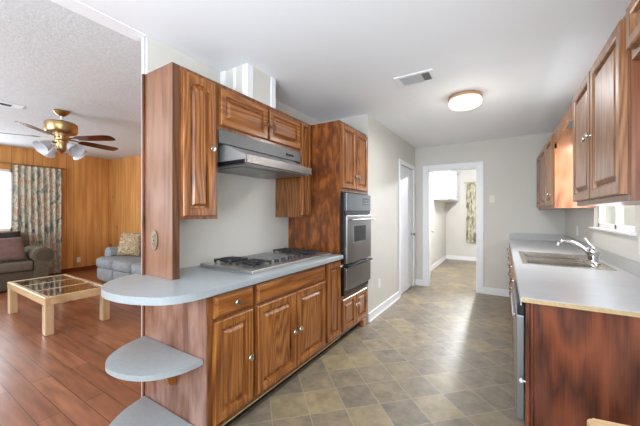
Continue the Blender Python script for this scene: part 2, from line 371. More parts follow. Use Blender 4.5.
# raised-panel door / drawer front.  y0..y1 along the run, z0..z1 up, xf = face plane, sgn = outward direction along x
def panel_front(y0, y1, z0, z1, xf, sgn, th=0.026, fr=0.052, arch=0.0, flat=False):
    mb = MB(); bm = bmesh.new(); N = 14
    w, h = y1 - y0, z1 - z0; fr = min(fr, w * 0.27, h * 0.27)
    if flat: prof = [(0, 0), (0, th - 0.012), (0.004, th - 0.010), (0.016, th - 0.001), (0.022, th)]
    else: prof = [(0, 0), (0, th - 0.005), (0.005, th), (fr - 0.008, th), (fr, th - 0.004), (fr + 0.002, th - 0.020), (fr + 0.014, th - 0.021), (fr + min(0.036, w * 0.12), th - 0.004), (fr + min(0.041, w * 0.13), th - 0.003)]
    rings = []
    for k, (o, n) in enumerate(prof):
        ring = []
        def P(a, b): ring.append(bm.verts.new((xf + sgn * n, y0 + a, z0 + b)))
        P(o, o); P(w - o, o)
        for i in range(N + 1):
            t = 1 - i / N; a = o + (w - 2 * o) * t; d = 0
            if arch and k >= 3:
                q = (t - 0.5) * 2; d = arch * (1 - (cos(q * pi / 1.7) * 0.5 + 0.5 if abs(q) < 0.85 else 0.0))
            P(a, h - o - d)
        rings.append(ring)
    n = len(rings[0])
    for A, B in zip(rings, rings[1:]):
        for i in range(n): bm.faces.new((A[i], A[(i + 1) % n], B[(i + 1) % n], B[i]))
    bm.faces.new(rings[-1]); bm.faces.new(rings[0][::-1])
    mb.merge(bm); return mb
def knob_mb(x, y, z, sgn, r=0.02):
    return MB().lathe([(0.006, 0), (0.005, 0.012), (r * 0.8, 0.015), (r, 0.021), (r * 0.85, 0.027), (0.002, 0.03)], (x, y, z), (sgn, 0, 0), 16)
def add_door(par, name, y0, y1, z0, z1, xf, sgn, m, knob=None, arch=0, flat=False, kn=nickel, fr=0.052):
    d = obj(name, panel_front(y0, y1, z0, z1, xf, sgn, arch=arch, flat=flat, fr=fr), m, par)
    if knob: obj('knob', knob_mb(xf + sgn * 0.026, knob[0], knob[1], sgn), kn, d, True)
    return d

# ------------------------------------------------------------------ structure
ZC = 2.522; XW = -2.047; XL = -1.397; YB = 5.528; XR = 0.754
struct('floor', MB().box(-1.70, XR + 0.1, -2.6, YB + 0.12, -0.05, 0).box(-1.70, 2.6, YB + 0.12, 9.3, -0.05, 0), vinyl_m)
struct('floor', MB().box(-8.4, -1.70, -2.6, 3.6, -0.05, 0), plank_m)
struct('ceiling', MB().box(-2.16, XR + 0.1, -2.6, YB + 0.12, ZC, ZC + 0.1), ceil_m)
def lceil(mb, x0, x1, z0, z1): mb.prism([(x0, z0), (x1, z1), (x1, z1 + 0.1), (x0, z0 + 0.1)], lambda p: (p[0], -2.6, p[1]), lambda p: (p[0], 3.56, p[1]))
c2 = MB(); lceil(c2, -8.4, -2.16, 2.645, ZC + 0.012); struct('ceiling', c2, pop_m)
struct('ceiling', MB().box(-1.7, 2.6, YB + 0.12, 9.3, ZC, ZC + 0.1), ceil_m)
# dividing wall between kitchen and living room
struct('wall_divider', MB().box(-2.105, XW, 1.07, YB + 0.1, 0, ZC), wall_m)
struct('trim_1', MB().box(-2.106, -2.072, 1.060, 1.0695, 0, ZC, 0.002), mat('end_trim_grey', (196, 196, 194), 0.5))
struct('trim_2', MB().box(-2.16, -2.04, -2.5, 1.058, ZC - 0.006, ZC - 0.0005), ceil_m)
# return wall at the oven and left wall with closet door
wl = MB(); D0, D1, DT = 4.61, 5.40, 2.10
wl.box(XW, XL, 3.324, D0, 0, ZC).box(XW, XL, D1, YB + 0.1, 0, ZC).box(XW, XL, D0, D1, DT, ZC).box(XW, XL - 0.06, D0, D1, 0, DT)
struct('wall_left', wl, wall_m)
def casing_x(y0, y1, zt, x0, x1, w):   # casing around an opening on a wall of constant x
    return MB().box(x0, x1, y0 - w, y0, 0, zt + w, 0.004).box(x0, x1, y1, y1 + w * 1.0, 0, zt + w, 0.004).box(x0, x1, y0, y1, zt, zt + w, 0.004)
struct('trim_3', casing_x(D0, D1, DT, XL, XL + 0.018, 0.072), white)
d1 = struct('door_1', MB().box(XL - 0.052, XL - 0.012, D0 + 0.004, D1 - 0.004, 0.01, DT - 0.004, 0.002), door_white)
obj('door_knob', MB().lathe([(0.028, 0), (0.028, 0.006), (0.011, 0.01), (0.011, 0.035), (0.027, 0.045), (0.03, 0.058), (0.02, 0.07), (0.002, 0.072)], (XL - 0.012, 5.33, 0.95), (1, 0, 0), 18), nickel, d1, True)
# back wall with doorway
X0, X1, DT2 = -1.16, -0.385, 2.08
bw = MB(); bw.box(XL - 0.1, X0, YB, YB + 0.12, 0, ZC).box(X1, XR + 0.1, YB, YB + 0.12, 0, ZC).box(X0, X1, YB, YB + 0.12, DT2, ZC)
struct('wall_back', bw, wall_m)
cs = MB(); w = 0.095
for y0, y1 in ((YB - 0.018, YB), (YB + 0.12, YB + 0.138)):
    cs.box(X0 - w, X0, y0, y1, 0, DT2 + w, 0.004).box(X1, X1 + w, y0, y1, 0, DT2 + w, 0.004).box(X0, X1, y0, y1, DT2, DT2 + w, 0.004)
cs.box(X0, X0 + 0.012, YB, YB + 0.12, 0, DT2).box(X1 - 0.012, X1, YB, YB + 0.12, 0, DT2).box(X0, X1, YB, YB + 0.12, DT2 - 0.012, DT2)
struct('trim_4', cs, white)
# open door leaf in the laundry beyond
d2 = struct('door_2', MB().box(-1.345, -1.305, 5.68, 6.44, 0.01, 2.06, 0.002), door_white)
obj('door_knob', MB().lathe([(0.028, 0), (0.011, 0.01), (0.011, 0.035), (0.03, 0.055), (0.02, 0.07), (0.002, 0.072)], (-1.305, 6.37, 0.95), (1, 0, 0), 18), nickel, d2, True)
obj('hinge', MB().box(-1.158, -1.146, YB + 0.1, YB + 0.136, 1.62, 1.72), nickel, d2)
# right wall with window
WY0, WY1, WZ0, WZ1 = 2.836, 3.917, 1.19, 2.05
rw = MB(); rw.box(XR, XR + 0.12, -2.6, WY0, 0, ZC).box(XR, XR + 0.12, WY1, YB + 0.12, 0, ZC).box(XR, XR + 0.12, WY0, WY1, 0, WZ0).box(XR, XR + 0.12, WY0, WY1, WZ1, ZC)
struct('wall_right', rw, wall_m)
wf = MB(); a, b = XR + 0.03, XR + 0.075
wf.box(a, b, WY0, WY0 + 0.04, WZ0, WZ1).box(a, b, WY1 - 0.04, WY1, WZ0, WZ1).box(a, b, WY0, WY1, WZ0, WZ0 + 0.035).box(a, b, WY0, WY1, WZ1 - 0.035, WZ1)
wf.box(a, b, 3.36, 3.40, WZ0, WZ1)
w1 = struct('window_1', wf, white)
obj('pane', MB().box(XR + 0.05, XR + 0.054, WY0 + 0.04, WY1 - 0.04, WZ0 + 0.035, WZ1 - 0.035), glass, w1)
obj('window_sill', MB().box(XR - 0.035, XR + 0.12, WY0 - 0.03, WY1 + 0.03, WZ0 - 0.018, WZ0, 0.004), white, w1)
# laundry room beyond the doorway
struct('wall_laundry', MB().box(-1.53, -1.43, YB + 0.12, 9.15, 0, ZC).box(2.5, 2.6, YB + 0.12, 9.15, 0, ZC).box(XR + 0.1, 2.6, YB, YB + 0.12, 0, ZC), wall_m)
lw = MB(); lw.box(-1.53, -0.62, 9.15, 9.27, 0, ZC).box(0.6, 2.6, 9.15, 9.27, 0, ZC).box(-0.62, 0.6, 9.15, 9.27, 0, 0.85).box(-0.62, 0.6, 9.15, 9.27, 2.1, ZC)
struct('wall_far', lw, wall_m)
w3 = struct('window_3', MB().box(-0.62, -0.57, 9.17, 9.22, 0.85, 2.1).box(0.55, 0.6, 9.17, 9.22, 0.85, 2.1).box(-0.62, 0.6, 9.17, 9.22, 0.85, 0.9).box(-0.62, 0.6, 9.17, 9.22, 2.05, 2.1).box(-0.62, 0.6, 9.17, 9.22, 1.46, 1.49), white)
obj('pane', MB().box(-0.57, 0.55, 9.19, 9.195, 0.9, 2.05), glass, w3)
# living room shell
XA, YA = -8.24, 3.443
LY0, LY1, LZ0, LZ1 = -0.6, 1.74, 0.97, 2.18
pw = MB(); pw.box(XA - 0.1, XA, LY1, YA + 0.1, 0, 2.66).box(XA - 0.1, XA, -2.6, LY0, 0, 2.66).box(XA - 0.1, XA, LY0, LY1, 0, LZ0).box(XA - 0.1, XA, LY0, LY1, LZ1, 2.66)
struct('wall_living', pw, panel_m)
struct('wall_living_end', MB().box(XA, -2.105, YA, YA + 0.1, 0, 2.66), panel_m)
w2m = MB(); w2m.box(XA - 0.08, XA - 0.03, LY0, LY0 + 0.05, LZ0, LZ1).box(XA - 0.08, XA - 0.03, LY1 - 0.05, LY1, LZ0, LZ1).box(XA - 0.08, XA - 0.03, LY0, LY1, LZ0, LZ0 + 0.05).box(XA - 0.08, XA - 0.03, LY0, LY1, LZ1 - 0.05, LZ1)
for zz in (1.36, 1.78): w2m.box(XA - 0.07, XA - 0.04, LY0, LY1, zz, zz + 0.02)
for yy in (0.15, 0.9): w2m.box(XA - 0.07, XA - 0.04, yy, yy + 0.02, LZ0, LZ1)
w2 = struct('window_2', w2m, white)
obj('pane', MB().box(XA - 0.058, XA - 0.054, LY0 + 0.05, LY1 - 0.05, LZ0 + 0.05, LZ1 - 0.05), glass, w2)
# rear walls behind the camera, with unseen openings added to let light in
rr = MB(); rr.box(-8.34, -6.7, -2.7, -2.6, 0, 2.75).box(-3.3, -1.9, -2.7, -2.6, 0, 2.75).box(0.4, XR + 0.1, -2.7, -2.6, 0, 2.75)
rr.box(-6.7, -3.3, -2.7, -2.6, 0, 0.55).box(-6.7, -3.3, -2.7, -2.6, 2.35, 2.75).box(-1.9, 0.4, -2.7, -2.6, 0, 0.6).box(-1.9, 0.4, -2.7, -2.6, 2.3, 2.75)
struct('wall_rear', rr, wall_m)
# baseboards
def bb(name, *bx):
    m = MB()
    for q in bx: m.box(*q, 0.004)
    return struct(name, m, white)
bh = 0.11
bb('baseboard_left', (XL, XL + 0.016, 3.324, D0 - 0.072, 0, bh), (XL, XL + 0.016, D1 + 0.072, YB, 0, bh), (XL, XL + 0.024, 3.34, D0 - 0.072, 0, 0.02))
bb('baseboard_back', (XL + 0.016, X0 - w, YB - 0.016, YB, 0, bh), (X1 + w, 0.15, YB - 0.016, YB, 0, bh))
bb('baseboard_laundry', (-1.43, -1.414, YB + 0.14, 9.15, 0, bh), (-1.414, 2.5, 9.134, 9.15, 0, bh))
bl = MB().box(XA, XA + 0.015, -2.5, YA, 0, 0.09, 0.003).box(XA + 0.015, -2.115, YA - 0.015, YA, 0, 0.09, 0.003)
struct('baseboard_living', bl, wood('dark_baseboard', (140, 74, 36), (122, 62, 30), (96, 46, 22), 'Y'))
# chase above the wall cabinets
ch = struct('trim_5', MB().box(XW, -1.742, 1.691, 2.02, 2.257, ZC), wall_m)
ct = MB()
for x0, x1, y0, y1 in ((-1.80, -1.736, 1.685, 1.75), (-1.745, -1.733, 1.965, 2.025), (XW, XW + 0.06, 1.672, 1.691), (-1.90, -1.87, 1.680, 1.691)): ct.box(x0, x1, y0, y1, 2.257, ZC - 0.001, 0.003)
obj('corner_moulding', ct, white, ch)

# outside, seen through the sink window
struct('ground', MB().box(0.9, 14, -4, 16, -0.3, -0.25), grass)
fe = thing('garden_fence', 'pale weathered board fence outside the sink window', 'fence', (3.6, 6.5, -0.25))
fb = MB()
for i in range(60): fb.box(3.6, 3.62, 1 + i * 0.16, 1 + i * 0.16 + 0.15, -0.25, 1.52 + 0.01 * (i % 3))
obj('fence_boards', fb, fence_m, fe)
obj('rail', MB().box(3.56, 3.6, 1, 10.6, 1.2, 1.28), fence_m, fe)
def leafy(mb, c, r, n, sz=0.05):
    for i in range(n):
        th, ph, q = random.uniform(0, 2 * pi), random.uniform(-pi / 2, pi / 2), random.random() ** 0.4
        p = Vector((c[0] + r[0] * q * cos(ph) * cos(th), c[1] + r[1] * q * cos(ph) * sin(th), c[2] + r[2] * q * sin(ph)))
        t = bmesh.new(); vs = [t.verts.new(v) for v in ((-sz / 2, 0, 0), (0, -sz, 0), (sz / 2, 0, 0), (0, sz, 0))]; t.faces.new(vs)
        mb.merge(t, Matrix.Translation(p) @ Matrix.Rotation(random.uniform(0, 6), 4, 'Z') @ Matrix.Rotation(random.uniform(0, 3), 4, 'X'))
for x, y, hh, lb in ((4.6, 9.2, 2.2, 'leafy green shrub rising behind the fence, left pane of the sink window'), (4.6, 6.6, 2.35, 'leafy green shrub behind the fence, right pane of the sink window')):
    t = thing('garden_shrub', lb, 'shrub', (x, y, -0.25))
    f = MB(); leafy(f, (x, y, hh - 0.55), (0.8, 1.0, 0.7), 900, 0.07); obj('foliage', f, leaf, t)
    obj('stem', MB().cyl((x, y, -0.25), (x, y, hh - 0.5), 0.05, 8), fence_m, t)

# ------------------------------------------------------------------ left kitchen run
XB, XU = -1.40, -1.736; ZT = 0.91; ZU = 2.257; ZUB = 1.283
BG = 'base cabinets of the cooktop run'
def base_cab(label, y0, y1, z1=0.868):
    t = thing('base_cabinet', label, 'cabinet', ((XW + XB) / 2, (y0 + y1) / 2, 0))
    obj('case', MB().box(XW + 0.001, XB, y0, y1, 0.082, z1), oak_box, t)
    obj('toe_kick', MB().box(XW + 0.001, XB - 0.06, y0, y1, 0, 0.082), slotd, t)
    obj('bottom_trim', MB().box(XB, XB + 0.006, y0, y1, 0.080, 0.085), tan_m, t)
    return t
# 1: drawer over door, with the exposed end panel
t = base_cab('narrow oak base cabinet at the peninsula end, one drawer above one door', 1.06, 1.41)
obj('end_panel', MB().box(XW + 0.001, XB - 0.004, 1.054, 1.06, 0, 0.868), veneer, t, label='glossy wood end panel, pinkish glare painted in, behind the rounded shelves')
obj('corner_moulding', MB().box(XW - 0.022, XW - 0.001, 1.046, 1.0595, 0, 0.868, 0.003), red_wood, t)
add_door(t, 'drawer', 1.094, 1.396, 0.725, 0.852, XB, 1, oak_h, (1.24, 0.788), flat=True)
add_door(t, 'door', 1.090, 1.386, 0.125, 0.705, XB, 1, oak, (1.348, 0.41))
# 2: under the cooktop
t = base_cab('wide oak base cabinet under the cooktop with false drawer front and two doors', 1.41, 2.315)
add_door(t, 'drawer_front', 1.43, 2.295, 0.725, 0.852, XB, 1, oak_h, None, flat=True)
add_door(t, 'door', 1.43, 1.855, 0.125, 0.705, XB, 1, oak, (1.81, 0.415))
add_door(t, 'door', 1.868, 2.295, 0.125, 0.705, XB, 1, oak, (1.888, 0.415))
# 3: narrow
t = base_cab('slim oak base cabinet between the cooktop cabinet and the oven tower', 2.315, 2.603)
add_door(t, 'door', 2.335, 2.59, 0.125, 0.852, XB, 1, oak, (2.565, 0.80))

# peninsula worktop with half-round end
def arc_outline(pts, n=8):
    out = []
    m = len(pts)
    for i in range(m - 1):
        p0, p1, p2, p3 = [Vector(pts[max(0, min(m - 1, i + k))]) for k in (-1, 0, 1, 2)]
        for j in range(n):
            t_ = j / n; out.append(tuple(0.5 * ((2 * p1) + (-p0 + p2) * t_ + (2 * p0 - 5 * p1 + 4 * p2 - p3) * t_ ** 2 + (-p0 + 3 * p1 - 3 * p2 + p3) * t_ ** 3)))
    out.append(tuple(pts[-1])); return out
cur = arc_outline([(-1.352, 1.06), (-1.362, 0.93), (-1.40, 0.845), (-1.46, 0.792), (-1.575, 0.742), (-1.72, 0.718), (-1.87, 0.732), (-1.985, 0.79), (-2.075, 0.88), (-2.125, 0.975), (-2.135, 1.043)])
outl = [(-1.352, 2.60), ] + cur + [(XW, 1.0435), (XW, 2.60)]
def slab(mb, pts, z0, z1, bev=0.004):
    mb.prism(pts, lambda p: (p[0], p[1], z0), lambda p: (p[0], p[1], z1), bev); return mb
ctop = MB(); slab(ctop, [p for p in outl], 0.87, ZT)
tag(obj('worktop', ctop, lam, smooth=True), 'grey laminate peninsula worktop with a rounded end, holding the cooktop', 'countertop')
# rounded end shelves
sh = [(-1.425, 1.05), (-1.44, 0.93), (-1.50, 0.82), (-1.60, 0.752), (-1.72, 0.725), (-1.83, 0.735), (-1.93, 0.80), (-2.0, 0.91), (-2.04, 1.05)]
for z, lb in ((0.505, 'rounded grey laminate shelf directly under the peninsula worktop'), (0.105, 'rounded grey laminate shelf near the floor, lower of the peninsula shelves')):
    s_ = tag(obj('end_shelf', slab(MB(), arc_outline(sh, 6), z - 0.028, z), lam, smooth=True), lb, 'shelf')
    if z > 0.3: obj('bracket', MB().prism([(1.0535, z - 0.029), (0.97, z - 0.029), (0.99, z - 0.13), (1.02, z - 0.215), (1.0535, z - 0.23)], lambda p: (-1.86, p[0], p[1]), lambda p: (-1.70, p[0], p[1])), oak, s_, label='small dark oak wedge under the shelf')
    else: obj('bracket', MB().box(-1.9, -1.5, 0.85, 1.0535, 0.0, z - 0.029), oak, s_)

# column panel at the end of the wall cabinets
t = thing('end_column', 'tall narrow glossy wood column standing on the peninsula worktop', 'panel', (-1.89, 1.08, ZT))
obj('face_panel', MB().box(XW + 0.001, XU, 1.056, 1.0595, ZT, ZU), veneer_up, t)
obj('side_panel', MB().box(XW + 0.001, XU, 1.0602, 1.105, ZT, ZU), shaded_oak, t)
obj('edge_strip', MB().box(XW - 0.018, XW, 1.042, 1.0595, ZT, ZU, 0.002), red_wood, t)
# oval outlet plate
t = thing('wall_outlet', 'oval pewter outlet plate on the tall wooden column', 'outlet', (-1.925, 1.056, 1.09))
def oval(cx, cz, rx, rz, n=28): return [(cx + rx * cos(2 * pi * i / n), cz + rz * sin(2 * pi * i / n)) for i in range(n)]
obj('cover_plate', MB().prism(oval(-1.925, 1.148, 0.037, 0.066), lambda p: (p[0], 1.056, p[1]), lambda p: (p[0], 1.047, p[1]), 0.002), pewter, t)
for zz in (1.172, 1.124):
    r_ = obj('socket', MB().prism(oval(-1.925, zz, 0.017, 0.017), lambda p: (p[0], 1.0475, p[1]), lambda p: (p[0], 1.043, p[1])), pewter, t)
    obj('slots', MB().box(-1.933, -1.930, 1.0425, 1.0432, zz - 0.005, zz + 0.006).box(-1.920, -1.917, 1.0425, 1.0432, zz - 0.005, zz + 0.006), slotd, r_)
obj('screw', MB().cyl((-1.925, 1.048, 1.148), (-1.925, 1.044, 1.148), 0.004), slotd, t)

def wall_cab(label, y0, y1, z0, z1, x0=XW, x1=XU, m=None, case=None):
    t = thing('wall_cabinet', label, 'cabinet', ((x0 + x1) / 2, (y0 + y1) / 2, z0))
    obj('case', MB().box(x0 + 0.001, x1, y0, y1, z0, z1), m or oak_box, t); return t
t = wall_cab('tall single-door oak wall cabinet beside the end column, left of the hood', 1.106, 1.395, ZUB, ZU)
add_door(t, 'door', 1.116, 1.362, ZUB + 0.022, 2.228, XU, 1, oak, (1.325, 1.765), arch=0.032)
t = wall_cab('short two-door oak wall cabinet directly above the range hood', 1.396, 2.384, 1.925, ZU)
add_door(t, 'door', 1.41, 1.897, 1.955, 2.218, XU, 1, oak_h, (1.862, 2.07), fr=0.045, kn=knob_dark)
add_door(t, 'door', 1.925, 2.372, 1.955, 2.218, XU, 1, oak_h, (1.948, 2.07), fr=0.045, kn=knob_dark)
t = wall_cab('slim oak wall cabinet between the range hood and the oven tower', 2.385, 2.602, ZUB, ZU)
add_door(t, 'door', 2.40, 2.555, ZUB + 0.02, 2.235, XU, 1, oak, None, fr=0.035)

# range hood
t = thing('range_hood', 'stainless steel range hood under the short wall cabinet', 'range hood', (-1.79, 1.9, 1.665))
HY0, HY1 = 1.47, 2.27
hp = [(XW + 0.002, 1.68), (XW + 0.002, 1.90), (-1.745, 1.83), (-1.53, 1.735), (-1.53, 1.68)]
obj('canopy', MB().prism(hp, lambda p: (p[0], HY0, p[1]), lambda p: (p[0], HY1, p[1]), 0.002), hood_side, t)
obj('fascia_panel', MB().box(XW + 0.003, -1.722, 1.398, 2.383, 1.828, 1.924, 0.002), hood_grey, t, label='dark grey mesh-textured fascia')
obj('front_lip', MB().box(-1.53, -1.512, HY0 - 0.003, HY1 + 0.003, 1.676, 1.738, 0.003), steel, t, label='bright steel front edge')
obj('underside', MB().box(XW + 0.01, -1.535, HY0 + 0.01, HY1 - 0.01, 1.668, 1.682), steel_d, t)
obj('filter', MB().box(-1.95, -1.62, HY0 + 0.06, HY0 + 0.4, 1.662, 1.67, 0.003).box(-1.95, -1.62, HY0 + 0.42, HY1 - 0.06, 1.662, 1.67, 0.003), steel_d, t)
obj('side_bracket', MB().box(XW + 0.003, -1.54, HY0 - 0.004, HY0, 1.676, 1.705), black, t, label='black strip along the near lower edge')
for i, yy in enumerate((2.16, 2.20, 2.24)): obj('switch', MB().box(-1.722, -1.712, yy, yy + 0.024, 1.862, 1.882, 0.002), black, t)

# oven tower
TY0, TY1 = 2.6035, 3.285
t = thing('oven_tower', 'tall mottled oak oven cabinet at the end of the cooktop run', 'cabinet', (-1.72, 2.94, 0))
tb = MB().box(XW + 0.002, XB, TY0 + 0.012, TY1, 1.545, ZU).box(XW + 0.002, XB, TY0 + 0.012, TY1, 0.082, 0.475).box(XW + 0.002, XB, TY1 - 0.018, TY1, 0.475, 1.545).box(XW + 0.002, XB, TY0 + 0.012, TY0 + 0.024, 0.475, 1.545)
obj('case', tb, oak_box, t)
obj('side_panel', MB().box(XW + 0.002, XB - 0.001, TY0, TY0 + 0.012, 0.082, ZU), tower_wood, t, label='broad mottled red-brown veneer side')
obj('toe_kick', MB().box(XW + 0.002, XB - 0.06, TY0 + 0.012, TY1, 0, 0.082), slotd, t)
obj('base_foot', MB().box(XB - 0.06, XB + 0.01, TY1 - 0.12, TY1, 0, 0.08, 0.01), oak, t)
add_door(t, 'door', 2.625, 2.94, 1.58, 2.225, XB, 1, oak, (2.918, 1.72), fr=0.045)
add_door(t, 'door', 2.955, 3.27, 1.58, 2.225, XB, 1, oak, (2.978, 1.72), fr=0.045)
add_door(t, 'door', 2.64, 2.94, 0.12, 0.445, XB, 1, oak, (2.918, 0.33), fr=0.045)
add_door(t, 'door', 2.955, 3.255, 0.12, 0.445, XB, 1, oak, (2.978, 0.33), fr=0.045)
t = thing('wall_oven', 'built-in stainless wall oven with a lower warming drawer, in the tall cabinet', 'oven', (-1.4, 2.94, 0.487))
OY0, OY1 = 2.635, 3.262
obj('housing', MB().box(-1.95, XB + 0.002, OY0, OY1 - 0.01, 0.487, 1.53).box(XB + 0.002, -1.365, OY0, OY1, 0.487, 1.53, 0.003), black, t)
cp = obj('control_panel', MB().box(-1.364, -1.335, OY0, OY1, 1.345, 1.53, 0.006), panel_grey, t)
obj('display', MB().box(-1.336, -1.333, 3.03, 3.20, 1.42, 1.49), black, cp)
bt_ = MB()
for i in range(4):
    for j in range(2): bt_.box(-1.334, -1.331, 3.04 + i * 0.04, 3.062 + i * 0.04, 1.43 + j * 0.028, 1.442 + j * 0.028)
obj('buttons', bt_, steel, cp)
obj('vent_strip', MB().box(-1.364, -1.345, OY0, OY1, 1.31, 1.352, 0.003), black, t)
od = obj('oven_door', MB().box(-1.364, -1.33, OY0, OY1, 0.815, 1.30, 0.006), oven_steel, t)
obj('window', MB().box(-1.331, -1.328, 2.79, 3.10, 1.02, 1.19, 0.001), darkgl, od)
obj('window_frame', MB().box(-1.331, -1.327, 2.775, 2.79, 1.005, 1.205).box(-1.331, -1.327, 3.10, 3.115, 1.005, 1.205).box(-1.331, -1.327, 2.79, 3.10, 1.005, 1.02).box(-1.331, -1.327, 2.79, 3.10, 1.19, 1.205), steel_d, od)
obj('handle', MB().cyl((-1.295, OY0 + 0.02, 1.255), (-1.295, OY1 - 0.01, 1.255), 0.011).cyl((-1.33, OY0 + 0.05, 1.255), (-1.295, OY0 + 0.05, 1.255), 0.008).cyl((-1.33, OY1 - 0.05, 1.255), (-1.295, OY1 - 0.05, 1.255), 0.008), steel, od, True)
wd = obj('warming_drawer', MB().box(-1.364, -1.335, OY0, OY1, 0.545, 0.765, 0.005), oven_steel, t)
obj('drawer_grip', MB().box(-1.364, -1.312, OY0, OY1, 0.778, 0.80, 0.004), black, wd)

# cooktop
t = thing('cooktop', 'stainless steel gas cooktop set in the peninsula worktop', 'cooktop', (-1.75, 2.0, ZT))
KX0, KX1, KY0, KY1 = -2.0, -1.435, 1.44, 2.50
obj('tray', MB().box(KX0, KX1, KY0, KY1, ZT, ZT + 0.026, 0.006), cook_steel, t)
obj('centre_plate', MB().box(-1.97, -1.60, 1.80, 2.14, ZT + 0.026, ZT + 0.031, 0.002), cook_plate, t)
for bx_, by_ in ((-1.85, 1.62), (-1.60, 1.62), (-1.85, 2.32), (-1.60, 2.32)):
    b_ = obj('burner', MB().lathe([(0.05, 0), (0.05, 0.006), (0.03, 0.01), (0.03, 0.018), (0.002, 0.02)], (bx_, by_, ZT + 0.0262), (0, 0, 1), 20), iron, t, True)
for y0_ in (1.47, 2.17):
    g_ = MB(); z_ = ZT + 0.046; x0_, x1_, y1_ = -1.97, -1.48, y0_ + 0.30
    for bx_ in (-1.85, -1.60):
        for an in range(4):
            a_ = an * pi / 2 + pi / 4; g_.tube([(bx_ + 0.025 * cos(a_), y0_ + 0.15 + 0.025 * sin(a_), z_ + 0.004), (bx_ + 0.13 * cos(a_), y0_ + 0.15 + 0.13 * sin(a_), z_)], 0.0085, 8)
            g_.cyl((bx_ + 0.12 * cos(a_), y0_ + 0.15 + 0.12 * sin(a_), ZT + 0.026), (bx_ + 0.12 * cos(a_), y0_ + 0.15 + 0.12 * sin(a_), z_), 0.0085, 8)
        ring = [(bx_ + 0.085 * cos(2 * pi * k / 20), y0_ + 0.15 + 0.085 * sin(2 * pi * k / 20), z_) for k in range(20)]
        g_.tube(ring, 0.0085, 8, True)
    g_.tube([(-1.77, y0_ + 0.15, z_), (-1.68, y0_ + 0.15, z_)], 0.0085, 8)
    obj('grate', g_, iron, t, True)
for i in range(5):
    yk = 1.80 + i * 0.085
    obj('control_knob', MB().lathe([(0.02, 0), (0.018, 0.018), (0.016, 0.022), (0.002, 0.023)], (-1.53, yk, ZT + 0.0262), (0, 0, 1), 16), black, t, True)

# ------------------------------------------------------------------ right side run
RX = 0.439; RZ0, RZT = 1.375, 2.175
def rwall(label, y0, y1, z0, doors, m=roak_box, gap=0.012, kz=None, side=None):
    t = thing('wall_cabinet', label, 'cabinet', ((RX + XR) / 2, (y0 + y1) / 2, z0))
    obj('case', MB().box(RX, XR - 0.001, y0 + 0.004, y1, z0, RZT), m, t)
    obj('side_panel', MB().box(RX, XR - 0.001, y0, y0 + 0.004, z0, RZT), side, t)
    for a0, a1, ky in doors: add_door(t, 'door', a0, a1, z0 + 0.03, RZT - 0.03, RX, -1, roak, (ky, kz or z0 + 0.22) if ky else None)
    return t
t = rwall('two-door oak wall cabinet at the right, nearest over the white worktop', 1.70, 2.75, RZ0, ((1.735, 2.235, 2.205), (2.255, 2.73, 2.29)), side=red_wood, kz=1.76)
obj('edge_moulding', MB().box(RX + 0.002, RX + 0.012, 1.694, 1.70, RZ0, RZT), roak_box, t)
t = rwall('oak wall cabinet in the far right corner, beyond the sink window', 3.85, YB - 0.002, RZ0, ((3.88, 4.47, 3.95), (4.49, 5.05, 4.55), (5.07, 5.50, 5.12)), side=lit_side_oak, kz=1.52)
t = rwall('short high oak wall cabinet at the right picture edge, above the empty fridge space', 0.75, 1.69, 1.945, ((1.20, 1.655, 1.24), (0.77, 1.185, 1.15)), side=red_wood, kz=1.99)
# scalloped valance between the two right cabinets
vp = [(2.751, RZT), (2.751, 1.99)]
for i in range(25):
    q = i / 24; y = 2.751 + (3.849 - 2.751) * q; z = 2.075 - 0.05 * abs(2 * q - 1) ** 2 + 0.012 * cos(q * 6 * pi)
    vp.append((y, z))
vp += [(3.849, 1.99), (3.849, RZT)]
tag(obj('valance', MB().prism(vp, lambda p: (RX, p[0], p[1]), lambda p: (RX + 0.018, p[0], p[1])), roak_box), 'scalloped oak valance board bridging the two right-hand wall cabinets', 'valance')
# light behind the valance
t = thing('sink_light', 'slim warm light strip behind the valance over the sink', 'light', (0.70, 3.35, 2.06))
obj('housing', MB().box(0.66, XR - 0.001, 3.05, 3.65, 2.09, 2.15, 0.01), white, t)
obj('diffuser', MB().box(0.67, 0.74, 3.07, 3.63, 2.065, 2.09, 0.005), emis('warm_tube', (255, 214, 160), 2), t)
area('sink_lamp', (0.66, 3.35, 2.05), (0, radians(8), 0), 0.1, 0.5, 2.6, (1.0, 0.9, 0.8))

# right base cabinets
FX = 0.09
def rbase(label, y0, y1, doors, drawers=()):
    t = thing('base_cabinet', label, 'cabinet', (0.42, (y0 + y1) / 2, 0))
    cm = MB().box(FX, XR - 0.001, y0, y1, 0.09, 0.69).box(FX, FX + 0.02, y0, y1, 0.69, 0.868)
    cm.box(FX, XR - 0.001, y0, y0 + 0.018, 0.69, 0.868).box(FX, XR - 0.001, y1 - 0.018, y1, 0.69, 0.868)
    obj('case', cm, roak_box, t)
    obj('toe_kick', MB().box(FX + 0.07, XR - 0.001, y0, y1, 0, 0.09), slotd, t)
    for a0, a1, ky in doors: add_door(t, 'door', a0, a1, 0.12, 0.69, FX, -1, roak, (ky, 0.62))
    for a0, a1, ky in drawers: add_door(t, 'drawer', a0, a1, 0.71, 0.85, FX, -1, roak, (ky, 0.78), fr=0.03)
    return t
rbase('oak base cabinet in the far right corner beyond the sink', 3.98, YB - 0.002, ((4.0, 4.48, 4.05), (4.50, 4.98, 4.9), (5.0, 5.50, 5.05)), ((4.0, 4.48, 4.24), (4.50, 4.98, 4.74), (5.0, 5.50, 5.25)))
rbase('oak base cabinet under the sink, beyond the dishwasher', 2.44, 3.979, ((2.46, 3.20, 3.1), (3.22, 3.96, 3.3)), ((2.46, 3.20, 2.83), (3.22, 3.96, 3.59)))
